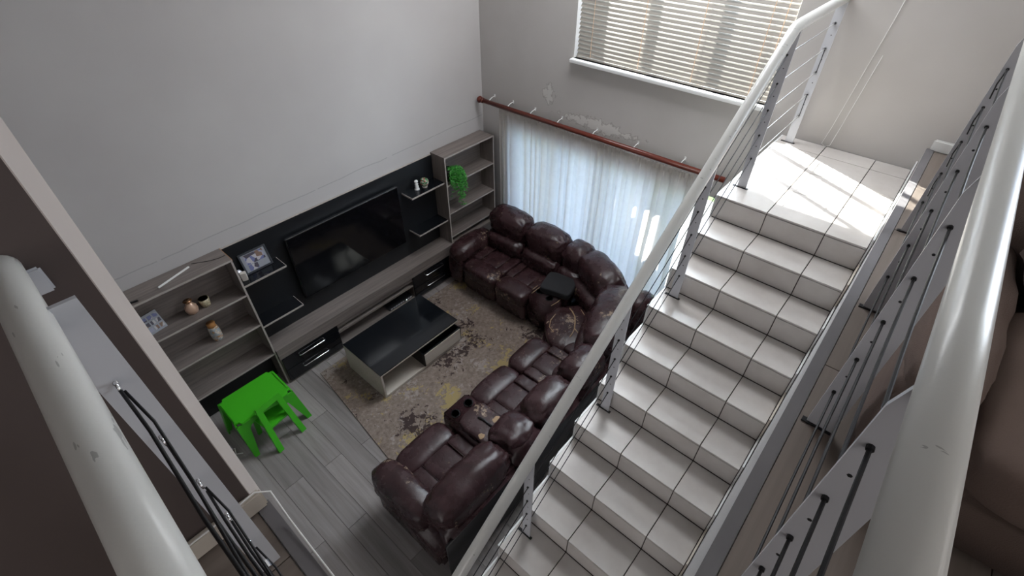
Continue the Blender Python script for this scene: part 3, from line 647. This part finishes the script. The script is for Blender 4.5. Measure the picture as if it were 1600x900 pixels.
for s in range(130):
    a = rnd.uniform(-PI*.95, -.05*PI) if rnd.random() < .85 else rnd.uniform(0, PI); rr = rnd.uniform(.05, .12); drop = rnd.choice((.08, .15, .2, .28, .36, .43))*rnd.uniform(.75, 1.1)
    bx, by = -.77, -.19; ex = bx+.10*math.cos(a)+rnd.gauss(0, .02)+.035; ey = min(by+rr*math.sin(a)-.03, -.268 if drop > .12 else by+rr*math.sin(a)) if a < 0 else by
    if drop > .3: ex = bx+rnd.gauss(.06, .03)
    if drop <= .12 and a > 0: ey = max(ey, -.2)
    p0 = Vector((bx+rnd.gauss(0, .03), -.17+rnd.gauss(0, .02), 1.535)); p1 = Vector((bx+(ex-bx)*.7, by+(ey-by)*.8, 1.58+rnd.gauss(0, .02))); p2 = Vector((ex, ey, 1.50)); p3 = Vector((ex+rnd.gauss(0, .012), ey+rnd.gauss(0, .008), 1.5-drop))
    if ey > -.26: p3.z = max(p3.z, 1.42)
    N = 12; prev = None
    for q in range(N+1):
        u = q/N; p = p0*(1-u)**3+p1*3*u*(1-u)**2+p2*3*u*u*(1-u)+p3*u**3
        if prev is not None:
            for _ in range(4):
                d = Vector((rnd.gauss(0, 1), rnd.gauss(0, 1), rnd.gauss(0, .7))).normalized(); ls = rnd.uniform(.010, .019); b = d.orthogonal().normalized()
                fol.add([p, p+d*ls*.6+b*ls*.35, p+d*ls*1.5, p+d*ls*.6-b*ls*.35], [(0, 1, 2, 3)])
        prev = p
fo = fol.build('foliage', 'leaf', t); fo['kind'] = 'stuff'
# media player in the console slot
t = thing('media_player', 'black media player with silver knob in the console opening', 'media player', (-1.85, -.15, .0605))
B(-2.06, -1.685, -.235, -.06, .0605, .10).build('case', 'bezel', t, bevel=.003)
for k in range(9): B(-2.04+k*.039, -2.012+k*.039, -.238, -.2352, .073, .09).build('button', 'silver', t)
MB().tube([(-1.80, -.236, .085), (-1.80, -.275, .085)], [.03, .024], 16).build('knob', 'chrome', t, True)

# ------------------------------------------------------------------ rug, coffee table
rg = MB(); poly = [(-3.19, -.40), (-3.405, -2.45), (-1.0, -2.50), (-.93, -.36)]
rg.prism(poly, .0005, .012)
tag(rg.build('area_rug', 'rug'), 'distressed taupe rug with mustard and dark brown patches', 'rug')
cx0, cx1, cy0, cy1, ct_ = -2.915, -1.812, -1.25, -.58, .40
t = thing('coffee_table', 'low cream coffee table with glossy black top and drawer on the rug', 'coffee table', (-2.36, -.91, .0125))
tb = B(cx0, cx1, cy0, cy1, ct_-.012, ct_).build('table_top', 'black', t, bevel=.003)
B(cx0, cx1, cy0, cy1, ct_-.030, ct_-.0122).build('edge_band', 'cream', tb)
B(cx0, cx0+.025, cy0+.003, cy1, .0125, ct_-.0305).build('side_panel', 'cream', t, bevel=.004)
B(cx1-.06, cx1-.04, cy0+.12, cy1, .0725, ct_-.0305).build('side_panel', 'black', t)
B(cx0+.025, cx1-.0605, cy1-.02, cy1, .0125, ct_-.0305).build('back_panel', 'cream', t)
B(cx0+.0255, cx1-.0, cy0+.003, cy1-.021, .0125, .05).build('bottom_board', 'cream', t, bevel=.003)
dr = MB(); dx0, dx1, dy0 = -2.36, -1.79, cy0-.012
dr.box(dx0, dx1, dy0+.018, cy0+.30, .06, .072).box(dx0, dx0+.014, dy0+.018, cy0+.30, .072, .255).box(dx1-.014, dx1, dy0+.018, cy0+.30, .072, .255).box(dx0+.014, dx1-.014, cy0+.286, cy0+.30, .072, .255)
d = dr.build('drawer', 'black', t); B(dx0-.004, dx1+.004, dy0+.004, dy0+.0178, .06, .258).build('drawer_rim', 'black', d)
B(dx0+.012, dx1-.012, dy0-.004, dy0+.0038, .072, .246).build('drawer_front', 'cream', d, bevel=.002)

# ------------------------------------------------------------------ green plastic table and chair
def taper(mb, p0, p1, w0, w1, th0, th1, ax, ay):
    p0, p1, ax, ay = Vector(p0), Vector(p1), Vector(ax).normalized(), Vector(ay).normalized(); v = []
    for p, w, h in ((p0, w0, th0), (p1, w1, th1)): v += [p-ax*w/2-ay*h/2, p+ax*w/2-ay*h/2, p+ax*w/2+ay*h/2, p-ax*w/2+ay*h/2]
    return mb.add(v, [(0, 1, 2, 3), (7, 6, 5, 4)]+[(i, (i+1) % 4, 4+(i+1) % 4, 4+i) for i in range(4)])
t = thing('kids_table', 'lime green plastic children\'s table in front of the bookcase', 'table', (-3.9, -.6, 0))
X0, X1, Y0, Y1, ZT = -4.185, -3.625, -.80, -.385, .475; c = .05
poly = [(X0+c, Y0), (X1-c, Y0), (X1-c+.012, Y0+c-.012), (X1, Y0+c), (X1, Y1-c), (X1-c+.012, Y1-c+.012), (X1-c, Y1), (X0+c, Y1), (X0+c-.012, Y1-c+.012), (X0, Y1-c), (X0, Y0+c), (X0+c-.012, Y0+c-.012)]
tp = MB().prism(poly, ZT-.022, ZT).build('table_top', 'green', t, bevel=.004)
for xa, xb in ((X0+.008, X0+.022), (X1-.022, X1-.008)): B(xa, xb, Y0+.06, Y1-.06, ZT+.0005, ZT+.009).build('raised_rim', 'green', tp, bevel=.003)
for sx, sy, fx, fy in ((0, 0, -4.165, -.83), (1, 0, -3.585, -.815), (0, 1, -4.215, -.345), (1, 1, -3.575, -.355)):
    tx = X0+.05 if sx == 0 else X1-.05; ty = Y0+.035 if sy == 0 else Y1-.035
    l = MB(); taper(l, (tx, ty-.02*(1-2*sy), ZT-.0225), (fx, fy, 0), .11, .045, .012, .012, (1, 0, 0), (0, 1, 0)); taper(l, (tx+(.048 if sx else -.048), ty+.02, ZT-.0225) if not sy else (tx+(.048 if sx else -.048), ty-.02, ZT-.0225), (fx+(.02 if sx else -.02), fy+(.02 if not sy else -.02), 0), .012, .012, .09, .045, (1, 0, 0), (0, 1, 0))
    l.build('leg', 'green', t)
for y in (Y0+.012, Y1-.012):
    ap = [(X0+.05, ZT-.0225), (X1-.05, ZT-.0225), (X1-.05, ZT-.12)]+[((X0+X1)/2+(X1-X0-.2)/2*math.cos(a), ZT-.12+.075*math.sin(a)) for a in [PI*k/10 for k in range(11)]]+[(X0+.05, ZT-.12)]
    MB().prism(ap, y-.005, y+.005, 'y').build('apron', 'green', t)
for x in (X0+.01, X1-.01):
    B(x-.005, x+.005, Y0+.05, Y1-.05, ZT-.07, ZT-.0225).build('apron', 'green', t)
t = thing('kids_chair', 'lime green plastic children\'s chair pushed under the green table', 'chair', (-3.86, -.75, 0))
ux = Vector((.985, .16, 0)); n_ = Vector((-.16, .985, 0))
def CP(u, v, z): return Vector((-3.855, -.90, 0))+ux*u+n_*v+Vector((0, 0, z))
def ch(pts, th, name, m='green', par=t):
    mb = MB(); P = [CP(*p) for p in pts]; n = len(P); a = (P[1]-P[0]).cross(P[2]-P[1]).normalized()*th
    mb.add([p-a/2 for p in P]+[p+a/2 for p in P], [tuple(range(n))[::-1], tuple(range(n, 2*n))]+[(i, (i+1) % n, n+(i+1) % n, n+i) for i in range(n)]); return mb.build(name, m, par)
def sl3(z): return .0+.085*(z/.5)
for sg in (-1, 1):
    l = [(sg*.165, sl3(0)-.035, 0), (sg*.110, sl3(0)-.035, 0), (sg*.078, sl3(.50), .50), (sg*.132, sl3(.50), .50)]
    ch(l, .03, 'leg')
ch([(-.134, sl3(.501), .501), (.134, sl3(.501), .501), (.126, sl3(.56), .56), (-.126, sl3(.56), .56)], .03, 'backrest')
arch = [(-.083, sl3(.30)+.004, .30), (.083, sl3(.30)+.004, .30), (.083, sl3(.44)+.004, .437)]+[(.078*math.cos(a), sl3(.4)+.004, .365+.055*math.sin(a)) for a in [PI*k/8 for k in range(9)]]+[(-.083, sl3(.44)+.004, .437)]
ch([(-.125, .045, .265), (.125, .045, .265), (.13, .30, .275), (-.13, .30, .275)], .024, 'seat')
for sg in (-1, 1): ch([(sg*.13, .28, .26), (sg*.085, .28, .26), (sg*.105, .315, 0), (sg*.145, .315, 0)], .025, 'leg')
# cable bundle near the jamb
t = thing('floor_cable', 'small loose bundle of pale cable on the floor beside the green table', 'cable', (-4.33, -.60, 0))
MB().tube([(-4.40, -.5, .004), (-4.34, -.58, .03), (-4.31, -.62, .05), (-4.28, -.60, .02), (-4.30, -.66, .004), (-4.25, -.70, .005)], .006, 6).build('lead', 'cord_white', t, True)
MB().obox((-4.315, -.615, .075), .02, .015, .025, [(.9, .3, .2), (-.3, .95, 0), (0, 0, 1)]).build('plug', 'silver', t, bevel=.004)

# ------------------------------------------------------------------ leather sectional sofa
sf = thing('sectional_sofa', 'worn dark brown leather reclining corner sofa with cup holder consoles', 'sofa', (-1.2, -2.1, 0))
class Fr:
    def __init__(s, o, U, V): s.o = Vector(o); s.U = Vector(U).normalized(); s.V = Vector(V).normalized(); s.Z = Vector((0, 0, 1))
    def p(s, u, v, z): return s.o+s.U*u+s.V*v+s.Z*z
    def cush(s, name, u0, u1, v0, v1, z0, z1, e=4, wr=.007, tilt=0, m='leather', n=12, par=None, fr=7, crown=0.):
        V = s.V*math.cos(tilt)+s.Z*math.sin(tilt); Z = s.Z*math.cos(tilt)-s.V*math.sin(tilt)
        global SEED; SEED += 1
        return MB().cushion(s.p((u0+u1)/2, (v0+v1)/2, (z0+z1)/2), (abs(u1-u0)/2, (v1-v0)/2, (z1-z0)/2), (s.U, V, Z), e, n, wr, SEED, fr, crown).build(name, m, par or sf, True)
    def box(s, name, u0, u1, v0, v1, z0, z1, m='leather', par=None, bev=.015):
        return MB().obox(s.p((u0+u1)/2, (v0+v1)/2, (z0+z1)/2), (u1-u0)/2, (v1-v0)/2, (z1-z0)/2, (s.U, s.V, s.Z)).build(name, m, par or sf, True, bevel=bev)
    def seam(s, pts, r=.004, m='stitch', par=None, name='seam'):
        return MB().tube([s.p(*q) for q in pts], r, 6).build(name, m, par or sf, True)
SEED = 0
def seat(F, u0, u1, m='leather', front=.93, side=True):
    g = .006; u0 += g; u1 -= g; wd = u1-u0
    F.box('seat_base', u0, u1, .10, front-.05, .05, .32)
    F.cush('footrest_panel', u0, u1, front-.10, front+.0, .06, .36, 6, .004)
    f = F.cush('seat_front', u0, u1, front-.235, front+.045, .27, .482, 4.2, .006, m=m, crown=.12)
    a, b = (u0+wd*.24, u1-wd*.24)
    F.cush('seat_panel', u0, a+.004, .28, front-.20, .26, .468, 8, .003, m=m); F.cush('seat_panel', b-.004, u1, .28, front-.20, .26, .468, 8, .003, m=m)
    F.cush('seat_panel', a, b, .28, front-.19, .26, .466, 8, .003, m='leather', crown=.06)
    for q in (a, b): F.seam([(q, .34, .468), (q, front-.22, .470)], .004)
def back(F, u0, u1, m='leather', top=1.0, v1=.38, z0=.57):
    g = .004; u0 += g; u1 -= g
    F.cush('lumbar_cushion', u0, u1, .20, min(.45, v1+.06), .40, .70, 3.6, .013, -.18, 'leather', 20, fr=11)
    h = F.cush('headrest_cushion', u0-.004, u1+.004, .02, v1, z0, top, 3.4, .013, -.14, m, 22, fr=8, crown=.15)
    if u1-u0 > .4:
        for q in (.3, .72):
            uu = u0+(u1-u0)*q; F.seam([(uu, v1-.03, z0+.1), (uu, v1-.002, z0+.17), (uu, v1-.03, top-.13), (uu, v1-.1, top-.04), (uu, v1-.2, top+.0)], .0028, 'stitch', h)
    F.box('back_shell', u0, u1, .0, .16, .12, top-.2, 'leather', None, .03)
def console(F, u0, u1, front=.90, cups=()):
    g = .006; u0 += g; u1 -= g
    c = F.box('console', u0, u1, .30, front, .05, .53, 'leather', None, .025)
    for (cu_, cv) in cups:
        p = F.p(cu_, cv, 0); k = MB().tube([(p.x, p.y, .5315), (p.x, p.y, .5385), (p.x, p.y, .5385), (p.x, p.y, .533)], [.046, .046, .036, .036], 20).build('cup_holder', 'bezel', c, True)
        MB().lathe((p.x, p.y, .5316), [(.0355, 0), (.0355, .0012)], 20).build('cup_well', 'leather_black', k)
    return c
A = Fr((-.15, 0, 0), (0, -1, 0), (-1, 0, 0))
# arm at the bookcase end
A.box('armrest_base', .32, .56, .08, .90, .05, .46, 'leather', None, .03); A.cush('armrest', .30, .60, .26, .96, .36, .645, 3.2, .012, 0, 'leather_worn', 16, fr=9, crown=.2); A.cush('armrest_front', .32, .57, .86, .95, .06, .50, 4, .004)
seat(A, .58, 1.15); seat(A, 1.15, 1.65, 'leather_worn')
back(A, .50, 1.13); back(A, 1.13, 1.72); back(A, 1.72, 2.06, top=.98)
cA = console(A, 1.65, 2.03, .885, ((1.75, .77), (1.915, .795)))
for q in ((1.662, .70, .80), (1.70, .70, .86)): A.seam([(q[0], q[1], .533), (q[0], q[2], .534)], .004, 'tan_seam', cA, 'worn_edge')
A.seam([(2.02, .62, .533), (2.02, .78, .533), (2.0, .87, .525)], .005, 'tan_seam', cA, 'worn_edge')
BF = Fr((0, -3.07, 0), (-1, 0, 0), (0, 1, 0))
seat(BF, 1.42, 1.945, 'leather_worn', .93); seat(BF, 1.945, 2.52, 'leather', .93); seat(BF, 2.86, 3.45, 'leather', .93)
back(BF, 1.44, 1.95, 'leather', .90, .35, .50); back(BF, 1.95, 2.50, 'leather_worn', .89, .35, .50); back(BF, 2.84, 3.62, 'leather_worn', .88, .345, .47)
BF.cush('headrest_cushion', 2.46, 2.87, .04, .40, .50, .84, 2.8, .02, -.14, 'leather', 16, fr=9); BF.box('back_shell', 2.50, 2.86, 0, .16, .12, .78, 'leather', None, .03)
cB = console(BF, 2.52, 2.86, .94, ((2.775, .835), (2.61, .83)))
BF.cush('console_lid', 2.53, 2.85, .36, .76, .50, .585, 5, .008, 0, 'leather_worn', 12, cB, 10)
BF.seam([(2.68, .46, .590), (2.675, .56, .592), (2.69, .62, .590)], .012, 'leather_black', cB, 'lid_strap')
BF.box('armrest_base', 3.46, 3.68, .10, .90, .05, .48, 'leather', None, .03); BF.cush('armrest', 3.43, 3.715, .26, .95, .34, .66, 3.2, .013, 0, 'leather_worn', 16, fr=8, crown=.15)
BF.seam([(3.43, .53, .56), (3.47, .54, .635), (3.57, .545, .668), (3.68, .54, .63), (3.715, .53, .53)], .004, 'stitch')
BF.box('rear_panel', 1.42, 3.66, -.015, .02, .05, .62, 'leather_black', None, .008)
# corner wedge
wb = MB().prism([(-.12, -2.04), (-.17, -2.36), (-.42, -2.80), (-.85, -3.06), (-1.42, -3.07), (-1.42, -2.22), (-1.30, -2.10), (-1.12, -2.035)], .05, .33).build('seat_base', 'leather', sf, True, bevel=.03)
D1 = Fr((0, 0, 0), (-.7071, -.7071, 0), (-.7071, .7071, 0))
MB().cushion((-.99, -2.40, .385), (.37, .40, .10), (D1.U, D1.V, (0, 0, 1)), 2.9, 18, .006, 71, 6, .12).build('corner_seat', 'leather_worn', sf, True)
MB().cushion((-1.30, -2.60, .38), (.11, .16, .09), ((1, 0, 0), (0, 1, 0), (0, 0, 1)), 4, 10, .004, 77).build('seat_panel', 'leather', sf, True)
def polyseam(px, r, m='tan_seam'):
    MB().tube([(x, y, z) for x, y, z in px], r, 6).build('worn_seam', m, sf, True)
def wz(x, y):
    d = Vector((x+.99, y+2.40, 0)); a = min(abs(d.dot(D1.U))/.37, .97); b = min(abs(d.dot(D1.V))/.40, .97); q = max(1-a**2.9-b**2.9, .02)**(1/2.9)
    return .385+.10*q*(1+.12*((1-a*a)*(1-b*b)-.5))+.001
for pts, r in (([(-.86, -2.15), (-.90, -2.22), (-.95, -2.29), (-1.03, -2.35), (-1.11, -2.40)], .008), ([(-1.05, -2.09), (-1.15, -2.10), (-1.24, -2.15), (-1.28, -2.24)], .005), ([(-1.11, -2.40), (-1.14, -2.48), (-1.12, -2.55)], .006), ([(-1.11, -2.40), (-1.17, -2.42), (-1.24, -2.43)], .006), ([(-.80, -2.27), (-.84, -2.33), (-.86, -2.36)], .004), ([(-.92, -2.52), (-.98, -2.55), (-1.03, -2.56)], .004)):
    polyseam([(x, y, wz(x, y)) for x, y in pts], r)
for (x, y, r) in ((-2.60, -2.585, .045), (-2.80, -2.60, .035)):
    MB().cushion((x, y, .578), (r, r*.8, .0085), ((1, 0, 0), (0, 1, 0), (0, 0, 1)), 2.5, 8, .006, 5, 40).build('torn_patch', 'tan_seam', cB, True)
for i, (a, b, nrm, top) in enumerate([((-.20, -2.06), (-.50, -2.66), (-.89, .457), 1.0), ((-.52, -2.72), (-1.40, -3.02), (-.33, .945), .98)]):
    a, b, nrm = Vector((*a, 0)), Vector((*b, 0)), Vector((*nrm, 0)).normalized(); U = (b-a).normalized(); Lh = (b-a).length
    F = Fr(a-nrm*.06, U, nrm)
    F.cush('headrest_cushion', -.02, Lh+.02, .02, .40, .56, top, 3.2, .016, -.14, 'leather', 16, fr=8, crown=.15)
    F.cush('lumbar_cushion', .0, Lh-.0, .22, .47, .38, .68, 3.4, .014, -.18, 'leather', 14, fr=10)
    F.cush('back_shell', -.03, Lh+.03, -.03, .18, .08, .84, 3.5, .022, 0, 'leather', 16, fr=9)
MB().cushion((-.56, -2.86, .52), (.2, .2, .38), (D1.U, D1.V, (0, 0, 1)), 2.8, 14, .02, 91, 9).build('back_corner', 'leather', sf, True)
# loose black cushion on the console
t = thing('black_cushion', 'flat square black cushion lying on the sofa console', 'cushion', (-.745, -1.90, .54))
MB().cushion((-.745, -1.90, .597), (.165, .19, .052), ((.97, .24, 0), (-.24, .97, 0), (0, 0, 1)), 8, 14, .004, 13, 6, .1).build('cover', 'cloth_black', t, True)

# ------------------------------------------------------------------ brown fabric sofa on the mezzanine
ms = thing('fabric_sofa', 'brown fabric sofa on the mezzanine behind the railing', 'sofa', (-2.6, -5.4, ZM))
G = Fr((-1.85, -4.63, ZM), (0, -1, 0), (-1, 0, 0))
def gc(name, *a, **k):
    k.setdefault('m', 'sofa_fabric'); return G.cush(name, *a, par=ms, **k)
G.box('base', .02, 1.80, .10, 1.30, .02, .26, 'sofa_fabric', ms, .03)
gc('armrest', 0.0, .20, .02, 1.30, .05, .44, e=4, wr=.016, n=18, fr=8)
gc('arm_pad', .0, .22, .10, 1.24, .36, .50, e=3, wr=.014, n=16, fr=10)
gc('seat_cushion', .20, .98, .52, 1.34, .25, .44, e=6, wr=.006, n=14); gc('seat_cushion', .98, 1.78, .52, 1.34, .25, .44, e=6, wr=.006, n=14)
gc('back_cushion', .20, .98, .22, .60, .38, .86, e=3.2, wr=.015, n=14); gc('back_cushion', .98, 1.78, .22, .60, .38, .86, e=3.2, wr=.015, n=14)
G.box('back_frame', .02, 1.80, .0, .26, .05, .74, 'sofa_fabric', ms, .05)
gc('armrest', 1.78, 1.98, .02, 1.30, .05, .50, e=4, wr=.016, n=12)
